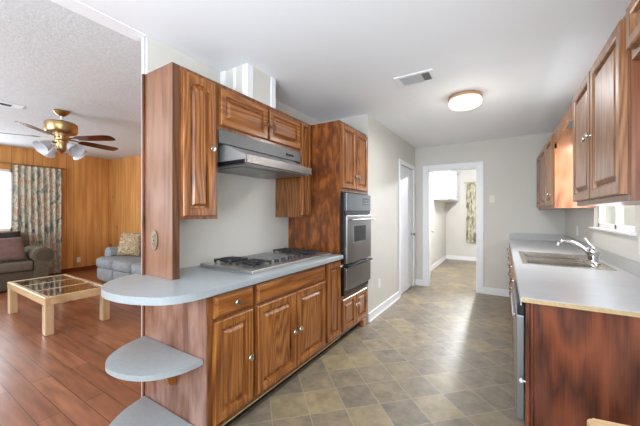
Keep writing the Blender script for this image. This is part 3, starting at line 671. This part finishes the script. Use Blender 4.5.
t = thing('dishwasher', 'stainless steel dishwasher under the white worktop, seen edge on', 'dishwasher', (0.4, 2.12, 0))
obj('tub', MB().box(0.10, XR - 0.02, 1.83, 2.42, 0.1, 0.862), black, t)
dd = obj('door', MB().box(0.053, 0.088, 1.826, 2.424, 0.265, 0.80, 0.005), steel_d, t)
obj('control_strip', MB().box(0.056, 0.09, 1.826, 2.424, 0.803, 0.862, 0.004), black, t)
obj('handle', MB().box(0.036, 0.053, 1.88, 2.37, 0.77, 0.79, 0.004), steel, dd)
obj('kick_plate', MB().box(0.13, 0.15, 1.83, 2.42, 0, 0.1), black, t)
# end panel
t = thing('counter_end_panel', 'red-brown wooden panel closing the near end of the white worktop', 'panel', (0.42, 1.80, 0))
obj('panel', MB().box(FX + 0.035, XR - 0.001, 1.79, 1.815, 0, 0.889), red_wood, t)
obj('stile', MB().box(FX, FX + 0.018, 1.79, 1.82, 0, 0.889, 0.003).box(FX + 0.019, FX + 0.034, 1.784, 1.82, 0, 0.889, 0.004), red_wood, t)
obj('knob', MB().lathe([(0.004, 0), (0.003, 0.01), (0.011, 0.014), (0.012, 0.022), (0.002, 0.027)], (FX, 1.803, 0.478), (-1, 0, 0), 14), plast_w, t, True, label='small white knob')
# worktop with sink cut-out
CX0 = 0.068; SX0, SX1, SY0, SY1 = 0.145, 0.665, 2.93, 3.79
t = thing('worktop', 'long white laminate worktop along the right wall, holding the sink', 'countertop', (0.41, 3.6, 0.87))
cm = MB()
cm.box(CX0 + 0.004, XR - 0.001, 1.757, SY0, 0.89, ZT).box(CX0 + 0.004, XR - 0.001, SY1, YB - 0.001, 0.89, ZT).box(CX0 + 0.004, SX0, SY0, SY1, 0.89, ZT).box(SX1, XR - 0.001, SY0, SY1, 0.89, ZT)
cm.box(CX0, CX0 + 0.004, 1.757, YB - 0.001, 0.87, ZT - 0.001)
obj('slab', cm, lam_w, t)
obj('raw_edge', MB().box(CX0 + 0.006, XR - 0.001, 1.752, 1.7568, 0.888, ZT - 0.003), tan_m, t, label='unfinished tan edge of the near end')
bs = MB().box(XR - 0.019, XR - 0.001, 1.757, YB - 0.001, ZT, 1.0, 0.003)
pr = [(XR - 0.02, ZT), (CX0 - 0.005, ZT)] + [(CX0 + 0.045 + 0.05 * cos(a), 0.965 + 0.05 * sin(a)) for a in [pi - i * pi / 2 / 8 for i in range(9)]] + [(XR - 0.02, 1.015)]
bs.prism(pr, lambda p: (p[0], YB - 0.022, p[1]), lambda p: (p[0], YB - 0.001, p[1]))
obj('backsplash', bs, splash_m, t, label='low grey laminate upstand')
# sink
t = thing('sink', 'double-bowl stainless steel sink set in the white worktop', 'sink', (0.4, 3.36, 0.73))
sk = MB(); R0, R1 = ZT + 0.0005, ZT + 0.006
sk.box(SX0 - 0.018, SX0 + 0.02, SY0 - 0.018, SY1 + 0.018, R0, R1, 0.002).box(SX1 - 0.09, SX1 + 0.018, SY0 - 0.018, SY1 + 0.018, R0, R1, 0.002)
sk.box(SX0 + 0.0201, SX1 - 0.0901, SY0 - 0.018, SY0 + 0.02, R0, R1, 0.002).box(SX0 + 0.0201, SX1 - 0.0901, SY1 - 0.02, SY1 + 0.018, R0, R1, 0.002).box(SX0 + 0.0201, SX1 - 0.0901, 3.345, 3.375, R0 - 0.006, R1 - 0.001, 0.002)
obj('rim', sk, sinkm, t)
for y0_, y1_ in ((SY0 + 0.02, 3.345), (3.375, SY1 - 0.02)):
    bw_ = MB(); x0_, x1_ = SX0 + 0.02, SX1 - 0.09; q = 0.003; zb = 0.735
    bw_.box(x0_ - q, x0_, y0_ - q, y1_ + q, zb, R0).box(x1_, x1_ + q, y0_ - q, y1_ + q, zb, R0).box(x0_, x1_, y0_ - q, y0_, zb, R0).box(x0_, x1_, y1_, y1_ + q, zb, R0).box(x0_ - q, x1_ + q, y0_ - q, y1_ + q, zb - q, zb)
    b_ = obj('basin', bw_, sinkm, t)
    obj('drain', MB().lathe([(0.045, 0), (0.04, 0.003), (0.002, 0.001)], ((x0_ + x1_) / 2, (y0_ + y1_) / 2, zb + 0.001), (0, 0, 1), 20), steel_d, b_, True)
# faucet
fx, fy = 0.625, 3.28; z0 = ZT + 0.006
t = thing('faucet', 'chrome single-lever faucet at the back of the sink', 'faucet', (fx, fy, z0))
obj('base_plate', MB().prism([(fx + 0.028 * cos(a) * 1.0, fy + 0.0 + (0.10 if sin(a) > 0 else -0.10) + 0.028 * sin(a)) for a in [2 * pi * i / 24 for i in range(24)]], lambda p: (p[0], p[1], z0), lambda p: (p[0], p[1], z0 + 0.012), 0.002), chrome, t, True)
obj('body', MB().lathe([(0.034, 0), (0.032, 0.03), (0.036, 0.045), (0.042, 0.065), (0.042, 0.09), (0.032, 0.11), (0.004, 0.118)], (fx, fy, z0 + 0.012), (0, 0, 1), 24), chrome, t, True)
sp = arc_outline([(fx - 0.01, fy + 0.0, z0 + 0.05), (fx - 0.06, fy + 0.02, z0 + 0.115), (fx - 0.12, fy + 0.045, z0 + 0.155), (fx - 0.18, fy + 0.065, z0 + 0.163), (fx - 0.21, fy + 0.078, z0 + 0.150), (fx - 0.218, fy + 0.082, z0 + 0.122)], 5)
obj('spout', MB().tube(sp, [0.016 - 0.004 * min(1, i / 14) + (0.003 if i > len(sp) - 5 else 0) for i in range(len(sp))], 14), chrome, t, True)
obj('lever', MB().tube([(fx, fy, z0 + 0.12), (fx - 0.012, fy + 0.035, z0 + 0.14), (fx - 0.026, fy + 0.07, z0 + 0.17), (fx - 0.034, fy + 0.09, z0 + 0.185)], [0.012, 0.008, 0.007, 0.01], 12), chrome, t, True)

# ------------------------------------------------------------------ outlets and switches
def plate(label, loc, normal, m=plast_w, kind='outlet', name='wall_outlet'):
    n = Vector(normal); u = Vector((0, 0, 1)).cross(n); L0 = Vector(loc)
    t = thing(name, label, kind, loc)
    def bx(a0, a1, b0, b1, d0, d1, bev=0.0):
        mb = MB(); mb.box(a0, a1, d0, d1, b0, b1, bev)
        M = Matrix(((u.x, n.x, 0, L0.x), (u.y, n.y, 0, L0.y), (0, 0, 1, L0.z), (0, 0, 0, 1))); mb.bm.transform(M); return mb
    obj('cover_plate', bx(-0.036, 0.036, 0, 0.116, 0.0, 0.006, 0.002), m, t)
    if kind == 'outlet':
        for b0 in (0.02, 0.066): obj('socket', bx(-0.016, 0.016, b0, b0 + 0.03, 0.006, 0.009, 0.001), m, t)
    else: obj('toggle', bx(-0.005, 0.005, 0.048, 0.068, 0.006, 0.016, 0.001), m, t)
    return t
plate('white switch plate on the back wall right of the doorway', (-0.168, YB, 1.495), (0, -1, 0), plast, 'switch', 'light_switch')
plate('white outlet low on the left wall just past the oven tower', (XL, 3.70, 0.34), (1, 0, 0))
plate('white outlet on the right wall above the counter, beyond the sink window', (XR, 4.68, 1.05), (-1, 0, 0))
plate('ivory outlet at the right picture edge, under the near end of the sink window', (XR, 2.72, 1.05), (-1, 0, 0), plast)
plate('white outlet low on the knotty panelling in the living room', (XA, 2.78, 0.20), (1, 0, 0), plast)
plate('white switch plate on the laundry room wall through the doorway', (-1.43, 6.95, 1.04), (1, 0, 0), plast_w, 'switch', 'light_switch')

# laundry wall cabinet
t = thing('wall_cabinet', 'white wall cabinet seen through the doorway in the laundry room', 'cabinet', (-1.25, 8.2, 1.65))
obj('case', MB().box(-1.429, -1.10, 7.33, 9.149, 1.65, 2.45), white, t)
for a0, a1 in ((7.34, 7.93), (7.94, 8.53), (8.54, 9.13)): obj('door', panel_front(a0, a1, 1.66, 2.44, -1.10, 1, fr=0.06), door_white, t)
# laundry curtain
def curtain(name, p0, p1, z0, z1, amp, folds, mt, label):
    p0, p1 = Vector(p0), Vector(p1); d = p1 - p0; nrm = Vector((-d.y, d.x)).normalized(); nn = folds * 10
    bm = bmesh.new(); rows = []
    for j in range(9):
        q = j / 8; row = []
        for i in range(nn + 1):
            s_ = i / nn; k = amp * (0.75 + 0.4 * q) * sin(s_ * folds * 2 * pi + 0.5 * sin(q * 3 + s_ * 4)); p = p0 + d * s_ + nrm * k
            row.append(bm.verts.new((p.x, p.y, z1 + (z0 - z1) * q)))
        rows.append(row)
    for A, B in zip(rows, rows[1:]):
        for i in range(nn): bm.faces.new((A[i], A[i + 1], B[i + 1], B[i]))
    r = bmesh.ops.solidify(bm, geom=bm.faces[:], thickness=0.003)
    mb = MB(); mb.merge(bm)
    return mb
t = thing('curtain', 'short leaf-patterned curtain on the far wall seen through the doorway', 'curtain', (-0.72, 9.08, 0.5))
obj('fabric', curtain('fabric', (-0.90, 9.09), (-0.54, 9.09), 0.52, 2.15, 0.025, 4, curt2_m, ''), curt2_m, t, True)
obj('rod', MB().cyl((-0.95, 9.09, 2.17), (0.75, 9.09, 2.17), 0.012).cyl((-0.93, 9.09, 2.17), (-0.93, 9.149, 2.17), 0.008), nickel, t, True)
# laundry ceiling light
t = thing('ceiling_light', 'round ceiling light in the laundry room beyond the doorway', 'light', (-0.41, 6.7, ZC - 0.09))
obj('base', MB().lathe([(0.12, 0), (0.12, -0.02), (0.10, -0.03)], (-0.41, 6.7, ZC - 0.001), (0, 0, 1), 24), white, t, True)
obj('globe', MB().lathe([(0.10, -0.03), (0.11, -0.05), (0.09, -0.085), (0.05, -0.10), (0.002, -0.105)], (-0.41, 6.7, ZC), (0, 0, 1), 24), emis('laundry_globe', (255, 250, 240), 4), t, True)
point('laundry_lamp', (-0.41, 6.7, ZC - 0.2), 135, 0.06, (0.95, 0.97, 1.0))
sl_ = bpy.data.lights.new('streak_spot', 'SPOT'); sl_.energy = 460; sl_.spot_size = radians(46); sl_.spot_blend = 0.8; sl_.shadow_soft_size = 0.05; sl_.color = (0.93, 0.97, 1.0)  # added spot without a fixture, throws the light streak across the kitchen floor
so_ = bpy.data.objects.new('streak_spot', sl_); C.objects.link(so_); so_.location = (-0.42, 7.6, 2.36)
so_.rotation_euler = (Vector((-0.45, 3.0, 0)) - so_.location).to_track_quat('-Z', 'Y').to_euler()

# ------------------------------------------------------------------ kitchen ceiling fittings
lx, ly = -0.34, 3.34
t = thing('ceiling_light', 'round flush ceiling light with frosted glass over the kitchen aisle', 'light', (lx, ly, ZC - 0.12))
obj('base_ring', MB().lathe([(0.15, 0), (0.158, -0.01), (0.158, -0.03), (0.15, -0.036)], (lx, ly, ZC - 0.001), (0, 0, 1), 36), mat('copper_bronze', (190, 158, 134), 0.35, 0.7), t, True)
obj('glass_shade', MB().lathe([(0.148, -0.036), (0.155, -0.06), (0.152, -0.09), (0.135, -0.108), (0.09, -0.12), (0.002, -0.124)], (lx, ly, ZC), (0, 0, 1), 36), emis('frosted_glow', (255, 236, 206), 0.9), t, True)
area('kitchen_lamp', (lx, ly, ZC - 0.13), (0, 0, 0), 0.24, 0.24, 17, (0.94, 0.97, 1.0))
point('kitchen_lamp_glow', (lx, ly, ZC - 0.2), 3, 0.1, (1, 0.93, 0.82))
t = thing('ceiling_vent', 'white rectangular air register in the kitchen ceiling', 'vent', (-0.67, 2.67, ZC - 0.01))
vx0, vx1, vy0, vy1 = -0.835, -0.505, 2.56, 2.78; z1_ = ZC - 0.0005
obj('frame', MB().box(vx0, vx1, vy0, vy0 + 0.03, ZC - 0.01, z1_, 0.002).box(vx0, vx1, vy1 - 0.03, vy1, ZC - 0.01, z1_, 0.002).box(vx0, vx0 + 0.045, vy0 + 0.0301, vy1 - 0.0301, ZC - 0.01, z1_, 0.002).box(vx1 - 0.035, vx1, vy0 + 0.0301, vy1 - 0.0301, ZC - 0.01, z1_, 0.002), white, t)
obj('backing', MB().box(vx0 + 0.04, vx1 - 0.03, vy0 + 0.03, vy1 - 0.03, ZC - 0.003, z1_), hood_grey, t)
sl = MB()
for i in range(9):
    yy = vy0 + 0.04 + i * 0.0165; sl.prism([(0, 0), (0.013, -0.006), (0.0135, -0.004), (0.0005, 0.002)], lambda p: (vx0 + 0.045, yy + p[0], ZC - 0.005 + p[1]), lambda p: (vx1 - 0.10, yy + p[0], ZC - 0.005 + p[1]))
obj('louvres', sl, mat('vent_grey', (188, 188, 190), 0.5), t)
dk = MB()
for i in range(4): dk.box(vx1 - 0.092 + i * 0.016, vx1 - 0.086 + i * 0.016, vy0 + 0.035, vy1 - 0.035, ZC - 0.009, ZC - 0.003)
obj('damper', dk, steel_d, t)

# ------------------------------------------------------------------ living room
def lz(x): return ZC + 0.012 + (2.645 - ZC - 0.012) * (-2.16 - x) / 6.24
# ceiling fan
fxx, fyy = -4.60, 1.38; zc = lz(fxx)
t = thing('ceiling_fan', 'antique brass ceiling fan with wooden blades and tulip lights in the living room', 'ceiling fan', (fxx, fyy, zc - 0.5))
F0 = (fxx, fyy, 0)
obj('canopy', MB().lathe([(0.075, zc - 0.002), (0.078, zc - 0.02), (0.06, zc - 0.045), (0.03, zc - 0.065), (0.02, zc - 0.07)], F0, (0, 0, 1), 28), brass, t, True)
obj('downrod', MB().cyl((fxx, fyy, zc - 0.13), (fxx, fyy, zc - 0.06), 0.014), plast_w, t, True)
obj('motor_housing', MB().lathe([(0.03, zc - 0.12), (0.05, zc - 0.135), (0.145, zc - 0.15), (0.16, zc - 0.165), (0.16, zc - 0.255), (0.145, zc - 0.275), (0.08, zc - 0.285)], F0, (0, 0, 1), 32), brass, t, True)
obj('switch_housing', MB().lathe([(0.075, zc - 0.268), (0.08, zc - 0.29), (0.06, zc - 0.36), (0.075, zc - 0.375), (0.07, zc - 0.40), (0.045, zc - 0.46), (0.05, zc - 0.48), (0.02, zc - 0.51), (0.002, zc - 0.53)], F0, (0, 0, 1), 24), brass, t, True)
zb = zc - 0.345
for k in range(5):
    a = radians(100 + 72 * k)
    M = Matrix.Translation((fxx, fyy, zb)) @ Matrix.Rotation(a, 4, 'Z') @ Matrix.Rotation(radians(-12), 4, 'X')
    pts = [(0.20, -0.045), (0.26, -0.06), (0.58, -0.072), (0.655, -0.06), (0.67, -0.03), (0.67, 0.03), (0.655, 0.06), (0.58, 0.072), (0.26, 0.06), (0.20, 0.045)]
    mb = MB().prism(pts, lambda p: (p[0], p[1], -0.003), lambda p: (p[0], p[1], 0.003)); mb.bm.transform(M)
    bl_ = obj('blade', mb, blade_wood, t)
    mb = MB().prism([(0.07, -0.02), (0.2, -0.015), (0.26, -0.035), (0.26, 0.035), (0.2, 0.015), (0.07, 0.02)], lambda p: (p[0], p[1], 0.003), lambda p: (p[0], p[1], 0.008)); mb.bm.transform(M)
    obj('blade_bracket', mb, brass, bl_)
for k in range(4):
    a = radians(20 + 90 * k); d = Vector((cos(a), sin(a), 0)); c0 = Vector((fxx, fyy, zc - 0.41))
    ar = obj('lamp_arm', MB().tube([c0 + d * 0.05, c0 + d * 0.10 + Vector((0, 0, 0.01)), c0 + d * 0.125 + Vector((0, 0, -0.01))], 0.01, 10), brass, t, True)
    obj('lamp_shade', MB().lathe([(0.030, 0), (0.040, 0.02), (0.056, 0.055), (0.064, 0.10), (0.090, 0.135), (0.088, 0.135), (0.061, 0.10), (0.053, 0.055), (0.036, 0.022)], c0 + d * 0.12 + Vector((0, 0, -0.01)), (d.x, d.y, -0.75), 20, False), shade_gl, ar, True, label='frosted white tulip glass shade')
obj('pull_chain', MB().cyl((fxx + 0.03, fyy - 0.03, zc - 0.62), (fxx + 0.03, fyy - 0.03, zc - 0.46), 0.0015, 6), brass, t)
# living ceiling vent
vx, vy0, vy1 = -4.86, 0.25, 1.10; vz = lz(-4.86)
t = thing('ceiling_vent', 'long narrow white slot vent in the textured living room ceiling', 'vent', (vx, 0.7, vz - 0.01))
obj('frame', MB().box(vx - 0.07, vx + 0.07, vy0, vy1, vz - 0.012, vz + 0.003, 0.004), white, t)
obj('slot', MB().box(vx - 0.038, vx + 0.038, vy0 + 0.06, vy1 - 0.10, vz - 0.016, vz - 0.011), slotd, t)

# curtain in living room
t = thing('curtain', 'long floral curtain hanging beside the living room window', 'curtain', (-8.14, 2.1, 0.03))
obj('fabric', curtain('fabric', (-8.13, 1.69), (-8.13, 2.44), 0.04, 2.27, 0.035, 8, curt_m, ''), curt_m, t, True)
obj('rod', MB().cyl((-8.13, -0.9, 2.285), (-8.13, 2.52, 2.285), 0.012).cyl((-8.13, 2.5, 2.285), (-8.238, 2.5, 2.285), 0.008), brass, t, True)
# left sofa against the window wall
t = thing('sofa', 'taupe rolled-arm sofa in front of the living room window', 'sofa', (-7.5, 0.8, 0))
sY0, sY1 = -0.4, 2.02
obj('frame', MB().box(-7.98, -7.05, sY0 + 0.28, sY1 - 0.25, 0.06, 0.32, 0.03), taupe, t)
bk = [( -7.98, 0.1), (-7.98, 0.86), (-7.94, 0.93), (-7.86, 0.955), (-7.77, 0.92), (-7.72, 0.8), (-7.62, 0.35), (-7.62, 0.1)]
obj('backrest', MB().prism(bk, lambda p: (p[0], sY0 + 0.2, p[1]), lambda p: (p[0], sY1 - 0.18, p[1]), 0.02), taupe, t, True)
for yc, s1 in ((sY1 - 0.19, 1), (sY0 + 0.19, -1)):
    pr = [(yc - s1 * 0.10, 0.06), (yc - s1 * 0.10, 0.5)]
    for i in range(17):
        a = radians(200 - i * 14.5); pr.append((yc + s1 * (0.02 + 0.155 * cos(a)), 0.565 + 0.145 * sin(a)))
    pr += [(yc + s1 * 0.09, 0.44), (yc + s1 * 0.09, 0.06)]
    ar = obj('arm', MB().prism(pr, lambda p: (-7.95, p[0], p[1]), lambda p: (-7.0, p[0], p[1]), 0.008), taupe, t, True)
    ins = [(yc + s1 * 0.02 + 0.11 * cos(2 * pi * i / 24), 0.575 + 0.095 * sin(2 * pi * i / 24)) for i in range(24)]
    obj('scroll_front', MB().prism(ins, lambda p: (-7.0, p[0], p[1]), lambda p: (-6.985, p[0], p[1]), 0.004), rug_dark, ar)
for y0_, y1_ in ((sY0 + 0.29, 0.79), (0.80, sY1 - 0.29)):
    obj('seat_cushion', MB().box(-7.64, -7.0, y0_, y1_, 0.32, 0.49, 0.045, 4), seat_m, t, True)
obj('skirt', MB().box(-7.045, -7.03, sY0 + 0.28, sY1 - 0.28, 0.03, 0.30, 0.004), rug_dark, t)
for xx, yy in ((-7.08, sY1 - 0.2), (-7.9, sY1 - 0.2), (-7.08, sY0 + 0.2), (-7.9, sY0 + 0.2)): obj('foot', MB().box(xx - 0.03, xx + 0.03, yy - 0.03, yy + 0.03, 0, 0.06), slotd, t)
def pil(name, label, loc, rz, tilt, w, mt, th=0.16, grp=None):
    M = Matrix.Translation(loc) @ Matrix.Rotation(rz, 4, 'Z') @ Matrix.Rotation(tilt, 4, 'X')
    return tag(obj(name, MB().pillow(w, w, th, M), mt, smooth=True), label, 'pillow')
pil('throw_pillow', 'mauve satin pillow in front of the dark one at the sofa arm', (-7.20, 1.44, 0.70), radians(96), radians(66), 0.44, mauve, 0.13)
pil('throw_pillow', 'dark brown pillow behind the mauve pillow on the taupe sofa', (-7.42, 1.42, 0.77), radians(90), radians(72), 0.48, darkf, 0.13)
pil('throw_pillow', 'dark pillow at the left picture edge on the taupe sofa', (-7.40, 0.84, 0.71), radians(90), radians(68), 0.44, darkf)

# loveseat against the end wall
t = thing('loveseat', 'blue-grey rolled-arm loveseat against the knotty panelled end wall', 'sofa', (-5.6, 2.95, 0))
lX0, lX1 = -6.58, -4.60
obj('frame', MB().box(lX0 + 0.10, lX1 - 0.1, 2.56, 3.38, 0.06, 0.30, 0.04, 3), grey_up, t, True)
obj('backrest', MB().prism([(3.12, 0.3), (3.17, 0.75), (3.22, 0.84), (3.32, 0.86), (3.39, 0.8), (3.41, 0.1), (3.12, 0.1)], lambda p: (lX0 + 0.2, p[0], p[1]), lambda p: (lX1 - 0.2, p[0], p[1]), 0.02), grey_up, t, True)
for xc, s1 in ((lX0 + 0.14, -1), (lX1 - 0.14, 1)):
    pr = [(xc - s1 * 0.09, 0.06), (xc - s1 * 0.10, 0.5)]
    for i in range(15): a = radians(190 - i * 14.5); pr.append((xc + s1 * (0.0 + 0.14 * cos(a)), 0.545 + 0.125 * sin(a)))
    pr += [(xc + s1 * 0.09, 0.42), (xc + s1 * 0.09, 0.06)]
    obj('arm', MB().prism(pr, lambda p: (p[0], 2.62, p[1]), lambda p: (p[0], 3.38, p[1]), 0.03), grey_up, t, True)
cw = (lX1 - lX0 - 0.06) / 3
for i in range(3):
    xc = lX0 + 0.03 + cw * (i + 0.5)
    obj('seat_cushion', MB().sup((xc, 2.79, 0.40), (cw / 2 - 0.004, 0.36, 0.105), 0.4, 28, 14), grey_up, t, True)
    obj('front_roll', MB().sup((xc + 0.01, 2.55, 0.20), (cw / 2 - 0.004, 0.10, 0.135), 0.5, 24, 12), grey_up, t, True)
for xx in (lX0 + 0.15, lX1 - 0.15):
    for yy in (2.62, 3.33): obj('foot', MB().box(xx - 0.03, xx + 0.03, yy - 0.03, yy + 0.03, 0, 0.065), slotd, t)
pil('throw_pillow', 'gold patterned pillow leaning on the blue-grey loveseat', (-6.12, 2.88, 0.73), radians(28), radians(72), 0.46, gold_f, 0.13)

# coffee table
t = thing('coffee_table', 'light maple coffee table with glass panes on the wood floor', 'table', (-4.9, 1.41, 0))
tx0, tx1, ty0, ty1, tz = -5.58, -4.17, 1.11, 1.73, 0.412
obj('frame', MB().box(tx0, tx1, ty0, ty0 + 0.05, tz - 0.085, tz, 0.008).box(tx0, tx1, ty1 - 0.05, ty1, tz - 0.085, tz, 0.008).box(tx0, tx0 + 0.05, ty0 + 0.0501, ty1 - 0.0501, tz - 0.085, tz, 0.004).box(tx1 - 0.05, tx1, ty0 + 0.0501, ty1 - 0.0501, tz - 0.085, tz, 0.004), maple_x, t)
for xx in (tx0 + 0.47, tx0 + 0.93): obj('cross_bar', MB().box(xx - 0.015, xx + 0.015, ty0 + 0.05, ty1 - 0.05, tz - 0.03, tz - 0.001), maple_x, t)
for a0, a1 in ((tx0 + 0.051, tx0 + 0.454), (tx0 + 0.486, tx0 + 0.914), (tx0 + 0.946, tx1 - 0.051)): obj('glass_pane', MB().box(a0, a1, ty0 + 0.051, ty1 - 0.051, tz - 0.012, tz - 0.004), tglass, t)
for xx in (tx0, tx1 - 0.095):
    for yy in (ty0, ty1 - 0.085): obj('leg', MB().box(xx + 0.002, xx + 0.093, yy + 0.002, yy + 0.083, 0, tz - 0.086, 0.008), maple, t)

# ------------------------------------------------------------------ foreground side table (only a corner is in view)
t = thing('side_table', 'light wooden table corner at the bottom right picture edge', 'table', (0.42, 0.92, 0))
r_ = 0.02; ax, ay, bx2, by2 = -0.225, -0.24, 0.225, 0.215; pts = []
for cx_, cy_, a0 in ((bx2 - r_, by2 - r_, 0), (ax + r_, by2 - r_, 90), (ax + r_, ay + r_, 180), (bx2 - r_, ay + r_, 270)):
    for i in range(6): a = radians(a0 + i * 18); pts.append((0.42 + cx_ + r_ * cos(a), 0.92 + cy_ + r_ * sin(a)))
obj('tabletop', slab(MB(), pts, 0.722, 0.75, 0.005), maple_x, t)
obj('apron', MB().box(0.23, 0.61, 0.72, 0.74, 0.66, 0.722).box(0.23, 0.61, 1.08, 1.10, 0.66, 0.722).box(0.23, 0.25, 0.74, 1.08, 0.66, 0.722).box(0.59, 0.61, 0.74, 1.08, 0.66, 0.722), maple_x, t)
for xx in (0.225, 0.58):
    for yy in (0.715, 1.07): obj('leg', MB().box(xx, xx + 0.035, yy, yy + 0.035, 0, 0.66, 0.003), maple, t)
t.location.x += 0.03; t.location.y += 0.01
t.rotation_euler = (0, 0, radians(10))
